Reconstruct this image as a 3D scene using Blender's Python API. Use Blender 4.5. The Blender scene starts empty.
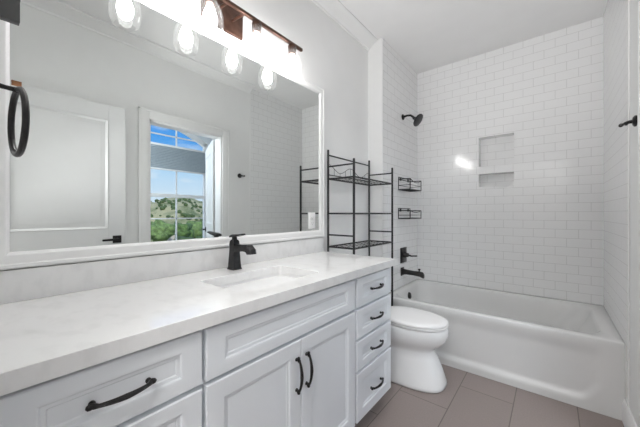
import bpy, bmesh, math, random
from math import sin, cos, pi, radians as R, sqrt
from mathutils import Vector, Matrix

random.seed(4)
SC = bpy.context.scene
COL = SC.collection

# ------------------------------------------------------------------ camera
cam_d = bpy.data.cameras.new('camera')
cam_d.sensor_width = 36.0
cam_d.lens = 36.0 * 286.18 / 640.0
cam_d.clip_start = 0.01
cam_d.clip_end = 2000
cam = bpy.data.objects.new('camera', cam_d)
COL.objects.link(cam)
cam.location = (0.0, 0.0, 1.20)
cam.rotation_euler = (R(90), 0, R(38.947))
SC.camera = cam

# ------------------------------------------------------------------ look
SC.view_settings.view_transform = 'Standard'
SC.view_settings.look = 'None'
SC.view_settings.gamma = 1.0
SC.view_settings.use_curve_mapping = False
SC.view_settings.exposure = 0.17
SC.cycles.use_denoising = True
SC.cycles.max_bounces = 14
SC.cycles.diffuse_bounces = 8
SC.cycles.glossy_bounces = 6
SC.cycles.transparent_max_bounces = 16
SC.cycles.sample_clamp_indirect = 6.0

# ------------------------------------------------------------------ sky
W = bpy.data.worlds.new('sky'); SC.world = W
W.use_nodes = True
wn = W.node_tree; wn.nodes.clear()
wo = wn.nodes.new('ShaderNodeOutputWorld'); wb = wn.nodes.new('ShaderNodeBackground')
tc = wn.nodes.new('ShaderNodeTexCoord'); sx = wn.nodes.new('ShaderNodeSeparateXYZ')
rp = wn.nodes.new('ShaderNodeValToRGB')
cr = rp.color_ramp
cr.elements[0].position = 0.0; cr.elements[0].color = (0.80, 0.88, 0.97, 1)
cr.elements[1].position = 0.40; cr.elements[1].color = (0.035, 0.22, 0.78, 1)
e = cr.elements.new(0.13); e.color = (0.50, 0.73, 0.98, 1)
e = cr.elements.new(0.22); e.color = (0.09, 0.38, 0.90, 1)
nz = wn.nodes.new('ShaderNodeTexNoise'); nz.inputs['Scale'].default_value = 9; nz.inputs['Detail'].default_value = 5
mp = wn.nodes.new('ShaderNodeMapping'); mp.inputs['Scale'].default_value = (1, 1, 3.5)
cr2 = wn.nodes.new('ShaderNodeValToRGB')
cr2.color_ramp.elements[0].position = 0.50; cr2.color_ramp.elements[0].color = (0, 0, 0, 1)
cr2.color_ramp.elements[1].position = 0.72; cr2.color_ramp.elements[1].color = (0.55, 0.55, 0.55, 1)
mx = wn.nodes.new('ShaderNodeMixRGB'); mx.inputs[2].default_value = (0.92, 0.95, 1.0, 1)
wn.links.new(tc.outputs['Generated'], sx.inputs[0]); wn.links.new(sx.outputs['Z'], rp.inputs[0])
wn.links.new(tc.outputs['Generated'], mp.inputs[0]); wn.links.new(mp.outputs[0], nz.inputs['Vector'])
wn.links.new(nz.outputs['Fac'], cr2.inputs[0]); wn.links.new(cr2.outputs[0], mx.inputs[0])
wn.links.new(rp.outputs[0], mx.inputs[1]); wn.links.new(mx.outputs[0], wb.inputs[0])
wb.inputs[1].default_value = 1.0
wn.links.new(wb.outputs[0], wo.inputs[0])

# ------------------------------------------------------------------ lights
BULB = 54.0          # emission of the four vanity bulbs


def area(name, loc, rot, sx_, sy_, power, color=(1, 1, 1)):
    d = bpy.data.lights.new(name, 'AREA'); d.shape = 'RECTANGLE'; d.size = sx_; d.size_y = sy_
    d.energy = power; d.color = color
    o = bpy.data.objects.new(name, d); COL.objects.link(o)
    o.location = loc; o.rotation_euler = rot
    return o


sun_d = bpy.data.lights.new('sun', 'SUN'); sun_d.energy = 3.4; sun_d.angle = R(0.6); sun_d.color = (1, 0.95, 0.86)
sun = bpy.data.objects.new('sun', sun_d); COL.objects.link(sun)
sun.rotation_euler = (R(20), R(-42), 0)      # shines from behind the house onto the hill
P_HALL, P_UP, P_BED, P_SINK, P_TOILET = 35, 100, 46, 22, 23
area('hall_fill_light', (0.16, -1.0, 2.70), (0, 0, 0), 0.5, 0.8, P_HALL, (1, 0.995, 0.99))  # added area fill in the unseen hall, not a known fixture
fl = bpy.data.lights.new('ceiling_fill_spot', 'SPOT'); fl.energy = P_UP; fl.spot_size = R(66); fl.spot_blend = 1.0; fl.shadow_soft_size = 0.2  # added upward spot, bounces fill off the ceiling into the tub alcove
flo = bpy.data.objects.new('ceiling_fill_spot', fl); COL.objects.link(flo)
flo.location = (0.0, -0.10, 1.08)
flo.rotation_euler = (Vector((-0.40, 2.55, 2.81)) - Vector(flo.location)).to_track_quat('-Z', 'Y').to_euler()


def fill_spot(loc, power):  # added fill spots out of view, brightening the worktop and toilet area
    d = bpy.data.lights.new('added_fill_spot', 'SPOT'); d.energy = power; d.spot_size = R(96); d.spot_blend = 0.7; d.shadow_soft_size = 0.10
    d.color = (1, 0.99, 0.98)
    o = bpy.data.objects.new('added_fill_spot', d); COL.objects.link(o); o.location = loc
    return o


fill_spot((-0.60, 0.80, 2.79), P_SINK)
fill_spot((-0.60, 1.75, 2.79), P_TOILET)
bl = bpy.data.lights.new('bedroom_fill_light', 'POINT'); bl.energy = P_BED; bl.shadow_soft_size = 0.16; bl.color = (0.87, 0.94, 1.0)  # added fill for the bedroom, out of view; no known lamp there
blo = bpy.data.objects.new('bedroom_fill_light', bl); COL.objects.link(blo); blo.location = (1.1, 0.85, 2.25)

# ------------------------------------------------------------------ materials


def mat(name, color, rough=0.5, metal=0.0, spec=0.5, coat=0.0):
    m = bpy.data.materials.new(name); m.use_nodes = True
    b = m.node_tree.nodes['Principled BSDF']
    b.inputs['Base Color'].default_value = (*color, 1)
    b.inputs['Roughness'].default_value = rough
    b.inputs['Metallic'].default_value = metal
    b.inputs['Specular IOR Level'].default_value = spec
    b.inputs['Coat Weight'].default_value = coat
    return m


def noise_color(m, c1, c2, scale, detail=4, lo=0.35, hi=0.65, stretch=(1, 1, 1), bump=0.0):
    nt = m.node_tree; b = nt.nodes['Principled BSDF']
    t = nt.nodes.new('ShaderNodeTexCoord'); mpn = nt.nodes.new('ShaderNodeMapping')
    mpn.inputs['Scale'].default_value = stretch
    n = nt.nodes.new('ShaderNodeTexNoise'); n.inputs['Scale'].default_value = scale; n.inputs['Detail'].default_value = detail
    r = nt.nodes.new('ShaderNodeValToRGB')
    r.color_ramp.elements[0].position = lo; r.color_ramp.elements[0].color = (*c1, 1)
    r.color_ramp.elements[1].position = hi; r.color_ramp.elements[1].color = (*c2, 1)
    nt.links.new(t.outputs['Object'], mpn.inputs[0]); nt.links.new(mpn.outputs[0], n.inputs['Vector'])
    nt.links.new(n.outputs['Fac'], r.inputs[0]); nt.links.new(r.outputs[0], b.inputs['Base Color'])
    if bump:
        bp = nt.nodes.new('ShaderNodeBump'); bp.inputs['Strength'].default_value = bump; bp.inputs['Distance'].default_value = 0.002
        nt.links.new(n.outputs['Fac'], bp.inputs['Height']); nt.links.new(bp.outputs[0], b.inputs['Normal'])
    return m


def brick_mat(name, axes, tile, mortar, bw, rh, ms, off=(0, 0), rough=0.12, bump=0.35, offset=0.5, vary=None, noise=None):
    """tiles laid on the plane spanned by two world axes"""
    m = mat(name, tile, rough)
    nt = m.node_tree; b = nt.nodes['Principled BSDF']
    t = nt.nodes.new('ShaderNodeTexCoord'); s = nt.nodes.new('ShaderNodeSeparateXYZ'); c = nt.nodes.new('ShaderNodeCombineXYZ')
    nt.links.new(t.outputs['Object'], s.inputs[0])
    for i, a in enumerate(axes):
        ad = nt.nodes.new('ShaderNodeMath'); ad.operation = 'ADD'; ad.inputs[1].default_value = -off[i] + 40 * (bw if i == 0 else rh)
        nt.links.new(s.outputs[a], ad.inputs[0]); nt.links.new(ad.outputs[0], c.inputs[i])
    k = nt.nodes.new('ShaderNodeTexBrick')
    k.offset = offset; k.offset_frequency = 2; k.squash = 1.0
    k.inputs['Color1'].default_value = (*tile, 1)
    k.inputs['Color2'].default_value = (*(vary or tile), 1)
    k.inputs['Mortar'].default_value = (*mortar, 1)
    k.inputs['Scale'].default_value = 1.0
    k.inputs['Mortar Size'].default_value = ms
    k.inputs['Mortar Smooth'].default_value = 0.25
    k.inputs['Bias'].default_value = 0.0
    k.inputs['Brick Width'].default_value = bw
    k.inputs['Row Height'].default_value = rh
    nt.links.new(c.outputs[0], k.inputs['Vector'])
    colout = k.outputs['Color']
    if noise:
        n = nt.nodes.new('ShaderNodeTexNoise'); n.inputs['Scale'].default_value = noise[0]; n.inputs['Detail'].default_value = 5
        nt.links.new(t.outputs['Object'], n.inputs['Vector'])
        rr = nt.nodes.new('ShaderNodeValToRGB')
        rr.color_ramp.elements[0].position = 0.3; rr.color_ramp.elements[0].color = (noise[1],) * 3 + (1,)
        rr.color_ramp.elements[1].position = 0.7; rr.color_ramp.elements[1].color = (1, 1, 1, 1)
        mm = nt.nodes.new('ShaderNodeMixRGB'); mm.blend_type = 'MULTIPLY'; mm.inputs[0].default_value = 1
        nt.links.new(n.outputs['Fac'], rr.inputs[0]); nt.links.new(k.outputs['Color'], mm.inputs[1]); nt.links.new(rr.outputs[0], mm.inputs[2])
        colout = mm.outputs[0]
    nt.links.new(colout, b.inputs['Base Color'])
    iv = nt.nodes.new('ShaderNodeMath'); iv.operation = 'SUBTRACT'; iv.inputs[0].default_value = 1.0
    nt.links.new(k.outputs['Fac'], iv.inputs[1])
    bp = nt.nodes.new('ShaderNodeBump'); bp.inputs['Strength'].default_value = bump; bp.inputs['Distance'].default_value = 0.002
    nt.links.new(iv.outputs[0], bp.inputs['Height']); nt.links.new(bp.outputs[0], b.inputs['Normal'])
    return m


def clear_glass(name, tint=(1, 1, 1), edge=0.5, base=0.04, rough=0.0):
    m = bpy.data.materials.new(name); m.use_nodes = True
    nt = m.node_tree; nt.nodes.clear()
    o = nt.nodes.new('ShaderNodeOutputMaterial'); mixn = nt.nodes.new('ShaderNodeMixShader')
    tr = nt.nodes.new('ShaderNodeBsdfTransparent'); tr.inputs[0].default_value = (*tint, 1)
    gl = nt.nodes.new('ShaderNodeBsdfGlossy'); gl.inputs['Roughness'].default_value = rough
    lw = nt.nodes.new('ShaderNodeLayerWeight'); lw.inputs[0].default_value = 0.35
    mr = nt.nodes.new('ShaderNodeMapRange'); mr.inputs[3].default_value = base; mr.inputs[4].default_value = edge
    nt.links.new(lw.outputs['Facing'], mr.inputs[0]); nt.links.new(mr.outputs[0], mixn.inputs[0])
    nt.links.new(tr.outputs[0], mixn.inputs[1]); nt.links.new(gl.outputs[0], mixn.inputs[2])
    nt.links.new(mixn.outputs[0], o.inputs[0])
    return m


def emit(name, color, s):
    m = bpy.data.materials.new(name); m.use_nodes = True
    nt = m.node_tree; nt.nodes.clear()
    o = nt.nodes.new('ShaderNodeOutputMaterial'); en = nt.nodes.new('ShaderNodeEmission')
    en.inputs[0].default_value = (*color, 1); en.inputs[1].default_value = s
    nt.links.new(en.outputs[0], o.inputs[0])
    return m


M_WALL = noise_color(mat('wall_paint', (0.8, 0.8, 0.795), 0.55), (0.795, 0.795, 0.79), (0.81, 0.81, 0.805), 6)
M_CEIL = noise_color(mat('ceiling_paint', (0.74, 0.735, 0.73), 0.7), (0.83, 0.828, 0.825), (0.845, 0.843, 0.84), 5)
M_TRIM = noise_color(mat('trim_paint', (0.80, 0.80, 0.795), 0.35), (0.795, 0.795, 0.79), (0.81, 0.81, 0.805), 6)
M_CAB = noise_color(mat('cabinet_paint', (0.775, 0.80, 0.83), 0.38), (0.77, 0.795, 0.825), (0.785, 0.81, 0.84), 5)
M_CABIN = noise_color(mat('cabinet_frame_paint', (0.76, 0.765, 0.775), 0.42), (0.75, 0.77, 0.795), (0.765, 0.785, 0.81), 5)
M_QUARTZ = noise_color(mat('quartz', (0.84, 0.83, 0.82), 0.06, spec=0.5), (0.765, 0.763, 0.76), (0.81, 0.808, 0.805), 13, 9, 0.36, 0.50, (1, 1.6, 1))
M_PORC = noise_color(mat('porcelain', (0.84, 0.84, 0.84), 0.08, coat=0.2), (0.835, 0.835, 0.84), (0.845, 0.845, 0.845), 3)
M_SEAT = noise_color(mat('seat_plastic', (0.86, 0.85, 0.85), 0.18), (0.855, 0.845, 0.845), (0.865, 0.855, 0.855), 3)
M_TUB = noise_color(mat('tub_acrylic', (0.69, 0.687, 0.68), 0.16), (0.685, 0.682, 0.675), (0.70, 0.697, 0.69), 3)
M_BRONZE = noise_color(mat('dark_bronze', (0.028, 0.027, 0.027), 0.36, 0.6), (0.022, 0.021, 0.021), (0.034, 0.032, 0.032), 40)
M_FAUCET = noise_color(mat('faucet_bronze', (0.04, 0.04, 0.042), 0.33, 0.75), (0.035, 0.035, 0.037), (0.05, 0.05, 0.052), 40)
M_FIX = noise_color(mat('fixture_bronze', (0.10, 0.055, 0.04), 0.35, 0.8), (0.085, 0.045, 0.032), (0.12, 0.065, 0.048), 30)
M_COPPER = noise_color(mat('copper_brown', (0.30, 0.13, 0.06), 0.4, 0.4), (0.28, 0.12, 0.055), (0.33, 0.15, 0.07), 40)
M_WIRE = noise_color(mat('black_wire', (0.018, 0.018, 0.019), 0.45, 0.2), (0.015, 0.015, 0.016), (0.022, 0.022, 0.023), 60)
M_CHROME = noise_color(mat('chrome', (0.75, 0.75, 0.76), 0.12, 1.0), (0.74, 0.74, 0.75), (0.77, 0.77, 0.78), 20)
M_DOOR = noise_color(mat('door_paint', (0.73, 0.735, 0.735), 0.35), (0.725, 0.73, 0.73), (0.74, 0.745, 0.745), 6)
M_PLASTIC = noise_color(mat('outlet_plastic', (0.84, 0.84, 0.83), 0.3), (0.835, 0.835, 0.825), (0.85, 0.85, 0.84), 10)
M_DARK = noise_color(mat('dark_slot', (0.02, 0.02, 0.02), 0.6), (0.018, 0.018, 0.018), (0.024, 0.024, 0.024), 10)
M_GLASS = clear_glass('shade_glass', (0.99, 0.99, 0.99), 0.16, 0.02, 0.03)
nt_ = M_GLASS.node_tree
o_ = [n for n in nt_.nodes if n.type == 'OUTPUT_MATERIAL'][0]; src_ = o_.inputs[0].links[0].from_socket
tl_ = nt_.nodes.new('ShaderNodeBsdfTranslucent'); tl_.inputs[0].default_value = (0.9, 0.9, 0.9, 1)
ms_ = nt_.nodes.new('ShaderNodeMixShader'); ms_.inputs[0].default_value = 0.010
nt_.links.new(src_, ms_.inputs[1]); nt_.links.new(tl_.outputs[0], ms_.inputs[2]); nt_.links.new(ms_.outputs[0], o_.inputs[0])
M_PANE = clear_glass('window_glass', (0.99, 1, 1), 0.2, 0.01)
M_BULB = emit('bulb_light', (1.0, 0.985, 0.97), BULB)
M_SHADE = noise_color(mat('cellular_shade', (0.36, 0.41, 0.44), 0.8), (0.35, 0.40, 0.43), (0.38, 0.43, 0.46), 30)
M_MIRROR = mat('mirror_silver', (0.83, 0.855, 0.845), 0.0, 1.0)
M_BEDWALL = noise_color(mat('bedroom_paint', (0.75, 0.79, 0.82), 0.6), (0.74, 0.78, 0.81), (0.76, 0.80, 0.83), 5)
TILE, GROUT = (0.82, 0.82, 0.82), (0.62, 0.615, 0.61)
TW, TH = 0.1545, 0.0765
M_TILE_XZ = brick_mat('subway_tile_back', (0, 2), TILE, GROUT, TW, TH, 0.0019, (0.335, 1.674), bump=0.30)
M_TILE_YZ = brick_mat('subway_tile_side', (1, 2), TILE, GROUT, TW, TH, 0.0019, (3.27, 1.674), bump=0.30)
M_FLOOR = brick_mat('floor_tile', (1, 0), (0.262, 0.217, 0.204), (0.13, 0.105, 0.098), 0.62, 0.31, 0.0030, (1.855, -0.495), rough=0.5,
                    bump=0.2, offset=0.5, vary=(0.276, 0.228, 0.214), noise=(120, 0.88))

# ------------------------------------------------------------------ mesh helpers


class MB:
    def __init__(self):
        self.bm = bmesh.new()

    def box(self, x0, x1, y0, y1, z0, z1, bev=0.0, seg=2):
        vs = [self.bm.verts.new(p) for p in ((x0, y0, z0), (x1, y0, z0), (x1, y1, z0), (x0, y1, z0), (x0, y0, z1), (x1, y0, z1), (x1, y1, z1), (x0, y1, z1))]
        fs = [self.bm.faces.new([vs[i] for i in q]) for q in ((3, 2, 1, 0), (4, 5, 6, 7), (0, 1, 5, 4), (1, 2, 6, 5), (2, 3, 7, 6), (3, 0, 4, 7))]
        if bev > 0:
            es = list({ed for f in fs for ed in f.edges})
            bmesh.ops.bevel(self.bm, geom=es, offset=bev, segments=seg, profile=0.5, affect='EDGES')
        return self

    def rings(self, rings, cap0=True, cap1=True, closed=True):
        rows = [[self.bm.verts.new(p) for p in r] for r in rings]
        n = len(rows[0])
        for a, b in zip(rows, rows[1:]):
            for i in range(n if closed else n - 1):
                j = (i + 1) % n
                self.bm.faces.new((a[i], a[j], b[j], b[i]))
        if cap0: self.bm.faces.new(list(reversed(rows[0])))
        if cap1: self.bm.faces.new(rows[-1])
        return self

    def tube(self, pts, rad, seg=8, closed=False, flat=1.0, up=None):
        pts = [Vector(p) for p in pts]
        if not hasattr(rad, '__len__'): rad = [rad] * len(pts)
        n = len(pts); T = []
        for i in range(n):
            if closed: t = pts[(i + 1) % n] - pts[i - 1]
            else: t = pts[min(i + 1, n - 1)] - pts[max(i - 1, 0)]
            T.append(t.normalized())
        ref = Vector(up) if up else (Vector((0, 0, 1)) if abs(T[0].z) < 0.9 else Vector((1, 0, 0)))
        nrm = (ref - T[0] * ref.dot(T[0])).normalized()
        rows = []
        for i in range(n):
            nrm = (nrm - T[i] * nrm.dot(T[i])).normalized()
            bn = T[i].cross(nrm)
            rows.append([pts[i] + nrm * (rad[i] * cos(2 * pi * k / seg)) + bn * (rad[i] * flat * sin(2 * pi * k / seg)) for k in range(seg)])
        if closed: rows.append(rows[0])
        if closed:
            vs = [[self.bm.verts.new(p) for p in r] for r in rows[:-1]]; vs.append(vs[0])
            for a, b in zip(vs, vs[1:]):
                for k in range(seg):
                    j = (k + 1) % seg
                    self.bm.faces.new((a[k], b[k], b[j], a[j]))
        else:
            self.rings(rows)
        return self

    def lathe(self, prof, origin, axis=(0, 0, 1), seg=24, cap0=True, cap1=True):
        """prof: list of (radius, distance along axis)"""
        ax = Vector(axis).normalized(); o = Vector(origin)
        ref = Vector((1, 0, 0)) if abs(ax.x) < 0.9 else Vector((0, 1, 0))
        u = (ref - ax * ref.dot(ax)).normalized(); v = ax.cross(u)
        self.rings([[o + ax * h + u * (r * cos(2 * pi * k / seg)) + v * (r * sin(2 * pi * k / seg)) for k in range(seg)] for r, h in prof], cap0, cap1)
        return self

    def build(self, name, m, parent=None, smooth=True, angle=35):
        bmesh.ops.recalc_face_normals(self.bm, faces=self.bm.faces[:])
        me = bpy.data.meshes.new(name); self.bm.to_mesh(me); self.bm.free()
        me.materials.append(m)
        if smooth:
            me.polygons.foreach_set('use_smooth', [True] * len(me.polygons))
            try: me.set_sharp_from_angle(angle=R(angle))
            except Exception: pass
        o = bpy.data.objects.new(name, me); COL.objects.link(o)
        if parent:
            o.parent = parent
            o.location = -root_world(parent)
        return o


def root_world(o):
    v = Vector(o.location)
    while o.parent:
        o = o.parent; v = v + Vector(o.location)
    return v


def thing(name, label, cat, loc=(0, 0, 0), group=None):
    o = bpy.data.objects.new(name, None); COL.objects.link(o)
    o.empty_display_size = 0.05
    o.location = loc
    o['label'] = label; o['category'] = cat
    if group: o['group'] = group
    return o


def tag(o, label, cat, group=None, kind=None):
    o['label'] = label; o['category'] = cat
    if group: o['group'] = group
    if kind: o['kind'] = kind
    return o


def struct(o):
    o['kind'] = 'structure'
    return o


def copy_tree(src, delta, label=None):
    r = src.copy(); COL.objects.link(r); r.location = Vector(src.location) + Vector(delta)
    if label: r['label'] = label
    for ch in list(src.children):
        c = ch.copy(); COL.objects.link(c); c.parent = r
        for g in list(ch.children):
            d = g.copy(); COL.objects.link(d); d.parent = c
    return r


def rrect(x0, x1, y0, y1, r, z, n=6):
    """rounded rectangle ring, 4*(n+1) points"""
    out = []
    for cx, cy, a0 in ((x1 - r, y1 - r, 0), (x0 + r, y1 - r, 90), (x0 + r, y0 + r, 180), (x1 - r, y0 + r, 270)):
        for k in range(n + 1):
            a = R(a0 + 90 * k / n)
            out.append((cx + r * cos(a), cy + r * sin(a), z))
    return out


def sm(a, b, x):
    t = max(0.0, min(1.0, (x - a) / (b - a)))
    return t * t * (3 - 2 * t)


# ------------------------------------------------------------------ room dimensions
XW, XR, YF, YB, ZC = -1.345, 0.335, 0.02, 3.27, 2.808      # vanity wall, right wall, wall at the camera, back wall, ceiling
XT, YT, YTR = -1.20, 2.39, 2.287                            # tub end wall, tub front, tile edge on the right wall
DY0, DY1, DZ = 1.104, 1.886, 2.104                          # bedroom doorway
XB0, XB1 = 0.455, 2.33                                      # bedroom depth

# ------------------------------------------------------------------ structure
struct(MB().box(-1.6, 2.6, -1.8, 4.2, -0.10, 0.0).build('floor', M_FLOOR, smooth=False))
struct(MB().box(-1.6, 2.6, -1.8, 4.2, ZC, ZC + 0.15).build('ceiling', M_CEIL, smooth=False))
struct(MB().box(XW - 0.15, XW, -1.8, YT + 0.0, 0, ZC).build('wall_left', M_WALL, smooth=False))
# short return of the tub end wall: painted face towards the room, tiled face towards the tub
struct(MB().box(XW - 0.15, XT - 0.010, YT, YB + 0.13, 0, ZC).build('wall_tub_end', M_WALL, smooth=False))
struct(MB().box(XT - 0.010, XT, YT + 0.012, YB, 0, ZC).build('wall_tub_end_tile', M_TILE_YZ, smooth=False))
struct(MB().box(XT - 0.010, XT + 0.0005, YT, YT + 0.012, 0, ZC, 0.003).build('trim_1', M_TRIM))

# back wall with the recessed niche (two compartments)
NX0, NX1 = -0.573, -0.275
b = MB()
NZ = ((1.470, 1.598), (1.674, 1.968))
ND = 0.112
b.box(XT - 0.2, NX0, YB, YB + ND, 0, ZC)
b.box(NX1, XR + 0.12, YB, YB + ND, 0, ZC)
b.box(NX0, NX1, YB, YB + ND, 0, NZ[0][0])
b.box(NX0, NX1, YB, YB + ND, NZ[0][1], NZ[1][0])
b.box(NX0, NX1, YB, YB + ND, NZ[1][1], ZC)
b.box(XT - 0.2, XR + 0.12, YB + ND, YB + ND + 0.05, 0, ZC)
struct(b.build('wall_back', M_TILE_XZ, smooth=False))
# right wall with the doorway, carrying tile inside the alcove
b = MB()
b.box(XR, XB0, -1.8, DY0, 0, ZC); b.box(XR, XB0, DY1, 4.2, 0, ZC); b.box(XR, XB0, DY0, DY1, DZ, ZC)
struct(b.build('wall_right', M_WALL, smooth=False))
struct(MB().box(XR - 0.005, XR, YTR + 0.012, YB, 0, ZC).build('wall_right_tile', M_TILE_YZ, smooth=False))
struct(MB().box(XR - 0.0055, XR, YTR, YTR + 0.012, 0.0, ZC, 0.002).build('trim_2', M_TRIM))
# wall at the camera, with the doorway the photograph is taken through
b = MB()
b.box(XW, -0.60, -0.10, YF, 0, ZC); b.box(0.30, XR, -0.10, YF, 0, ZC); b.box(-0.60, 0.30, -0.10, YF, 2.16, ZC)
struct(b.build('wall_front', M_WALL, smooth=False))
# hall behind the camera
b = MB()
b.box(-1.6, 0.5, -1.8, -1.7, 0, ZC)
struct(b.build('wall_hall', M_WALL, smooth=False))

# crown moulding


def crown(name, pts_fn, y0, y1):
    prof = [(0, -0.075), (0.010, -0.075), (0.014, -0.060), (0.035, -0.045), (0.065, -0.022), (0.085, -0.014), (0.100, -0.012), (0.100, 0), (0, 0)]
    ring = lambda y: [(pts_fn(px_), y, ZC + pz) for px_, pz in prof]
    return struct(MB().rings([ring(y0), ring(y1)]).build(name, M_TRIM, angle=25))


crown('trim_3', lambda d: XW + d, YF, YT)
crown('trim_4', lambda d: XR - d, YF, YTR)

# doorway casing (face flush profile with two steps), both jambs
b = MB()
CW = 0.095
for y0, y1 in ((DY0 - CW, DY0), (DY1, DY1 + CW)):
    b.box(XR - 0.018, XR, y0, y1, 0, DZ + CW, 0.003)
b.box(XR - 0.018, XR, DY0, DY1, DZ, DZ + CW, 0.003)
b.box(XR - 0.021, XR - 0.017, DY0 - CW, DY0 - CW + 0.02, 0, DZ + CW, 0.003)
b.box(XR - 0.021, XR - 0.017, DY1 + CW - 0.02, DY1 + CW, 0, DZ + CW, 0.003)
b.box(XR - 0.021, XR - 0.017, DY0 - CW, DY1 + CW, DZ + CW - 0.02, DZ + CW, 0.003)
b.box(XR, XB0, DY0 - 0.001, DY0 + 0.016, 0, DZ, 0.001)
b.box(XR, XB0, DY1 - 0.016, DY1 + 0.001, 0, DZ, 0.001)
b.box(XR, XB0, DY0, DY1, DZ - 0.016, DZ + 0.001, 0.001)
b.box(XB0, XB0 + 0.018, DY0 - CW, DY0, 0, DZ + CW, 0.003)
b.box(XB0, XB0 + 0.018, DY1, DY1 + CW, 0, DZ + CW, 0.003)
struct(b.build('trim_5', M_TRIM))


def base_profile(y0, y1, xw, s):
    prof = [(0, 0), (0.016, 0), (0.016, 0.105), (0.012, 0.118), (0.006, 0.130), (0, 0.132)]
    ring = lambda y: [(xw + s * px_, y, pz) for px_, pz in prof]
    return MB().rings([ring(y0), ring(y1)])


struct(base_profile(DY1 + CW, YT - 0.004, XR, -1).build('baseboard_right', M_TRIM))
struct(base_profile(YF, DY0 - CW, XR, -1).build('baseboard_right_near', M_TRIM))
struct(base_profile(1.675, YT, XW, 1).build('baseboard_left', M_TRIM))

# bedroom shell
b = MB()
WY0, WY1 = 1.72, 2.86
b.box(XB1, XB1 + 0.12, -0.2, WY0, 0, ZC); b.box(XB1, XB1 + 0.12, WY1, 4.2, 0, ZC)
b.box(XB1, XB1 + 0.12, WY0, WY1, 0, 0.62); b.box(XB1, XB1 + 0.12, WY0, WY1, 2.795, ZC)
# infill above the eyebrow arch
N = 16
YC, HW = 2.29, 0.57


def arch(y):
    t = max(0.0, (y - WY0) / (WY1 - WY0))      # raked curve: level on one side, dropping towards the other
    return 2.785 - 0.28 * t ** 2.2


arc = [(WY0 + (WY1 - WY0) * k / N) for k in range(N + 1)]
front = [(XB1, y, arch(y)) for y in arc] + [(XB1, WY1, 2.795), (XB1, WY0, 2.795)]
back = [(XB1 + 0.12, p[1], p[2]) for p in front]
b.rings([front, back])
b.box(XB0, XB1 + 0.12, 4.05, 4.2, 0, ZC)
b.box(XB0, XB1 + 0.12, -0.3, -0.2, 0, ZC)
struct(b.build('wall_bedroom', M_BEDWALL, smooth=False))

# ------------------------------------------------------------------ bedroom window
win = bpy.data.objects.new('window_1', None); COL.objects.link(win); win.location = (XB1, YC, 0.62); struct(win)
b = MB()
xf0, xf1 = XB1 + 0.025, XB1 + 0.085
FT = 0.07
b.box(xf0, xf1, WY0, WY0 + FT, 0.62, 2.76); b.box(xf0, xf1, WY1 - FT, WY1, 0.62, 2.50)
b.box(xf0, xf1, WY0, WY1, 0.62, 0.68); b.box(xf0, xf1, WY0, WY1, 2.30, 2.36)
outer = [(y, arch(y)) for y in arc]
inner = [(YC + (y - YC) * (HW - FT) / HW, arch(y) - FT) for y in arc]
r0 = [(xf0, y, z) for y, z in outer] + [(xf0, y, z) for y, z in reversed(inner)]
r1 = [(xf1, y, z) for _, y, z in r0]
b.rings([r0, r1])
b.build('window_frame', M_TRIM, win)
b = MB()
b.box(xf0 + 0.005, xf1 - 0.01, WY0 + FT, WY1 - FT, 1.475, 1.53)
b.build('meeting_rail', M_TRIM, win)
b = MB()
for z0, z1 in ((0.68, 2.30), (2.36, 2.69)):
    b.box(xf0 + 0.012, xf1 - 0.025, YC - 0.010, YC + 0.010, z0, z1)
b.box(xf0 + 0.012, xf1 - 0.025, WY0 + FT, WY1 - FT, 1.105, 1.125)
b.box(xf0 + 0.012, xf1 - 0.025, WY0 + FT, WY1 - FT, 2.505, 2.525)
b.build('muntin', M_TRIM, win, smooth=False)
pane = [(xf0 + 0.03, WY0 + 0.02, 0.64)] + [(xf0 + 0.03, y, z - 0.02) for y, z in outer] + [(xf0 + 0.03, WY1 - 0.02, 0.64)]
MB().rings([pane, [(x + 0.004, y, z) for x, y, z in pane]]).build('pane', M_PANE, win, smooth=False)
# interior casing strip
b = MB()
b.box(XB1 - 0.016, XB1, WY0 - 0.07, WY0 + 0.004, 0.6, 2.72, 0.003); b.box(XB1 - 0.016, XB1, WY1 - 0.004, WY1 + 0.07, 0.6, 2.49, 0.003)
b.box(XB1 - 0.045, XB1 + 0.03, WY0 - 0.08, WY1 + 0.08, 0.59, 0.62, 0.004)
b.build('window_casing', M_TRIM, win)

sh = thing('cellular_shade', 'grey cellular shade drawn partway over the bedroom window', 'window shade', (XB1 + 0.004, YC, 1.93))
b = MB()
npl = 14; z0, z1 = 1.945, 2.318
ring0, ring1 = [], []
prof = []
for k in range(npl):
    zz = z0 + (z1 - z0) * k / npl
    prof += [(XB1 - 0.002, zz), (XB1 + 0.008, zz + (z1 - z0) / npl / 2)]
prof += [(XB1 - 0.002, z1), (XB1 + 0.020, z1), (XB1 + 0.020, z0)]
b.rings([[(x, WY0 + 0.05, z) for x, z in prof], [(x, WY1 - 0.05, z) for x, z in prof]])
b.build('pleated_fabric', M_SHADE, sh, smooth=False)
MB().box(XB1 - 0.006, XB1 + 0.022, WY0 + 0.05, WY1 - 0.05, 1.922, 1.945, 0.003).build('bottom_rail', M_TRIM, sh)
MB().box(XB1 - 0.008, XB1 + 0.022, WY0 + 0.05, WY1 - 0.05, 2.318, 2.345, 0.003).build('head_rail', M_TRIM, sh)

# ------------------------------------------------------------------ doors


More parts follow.
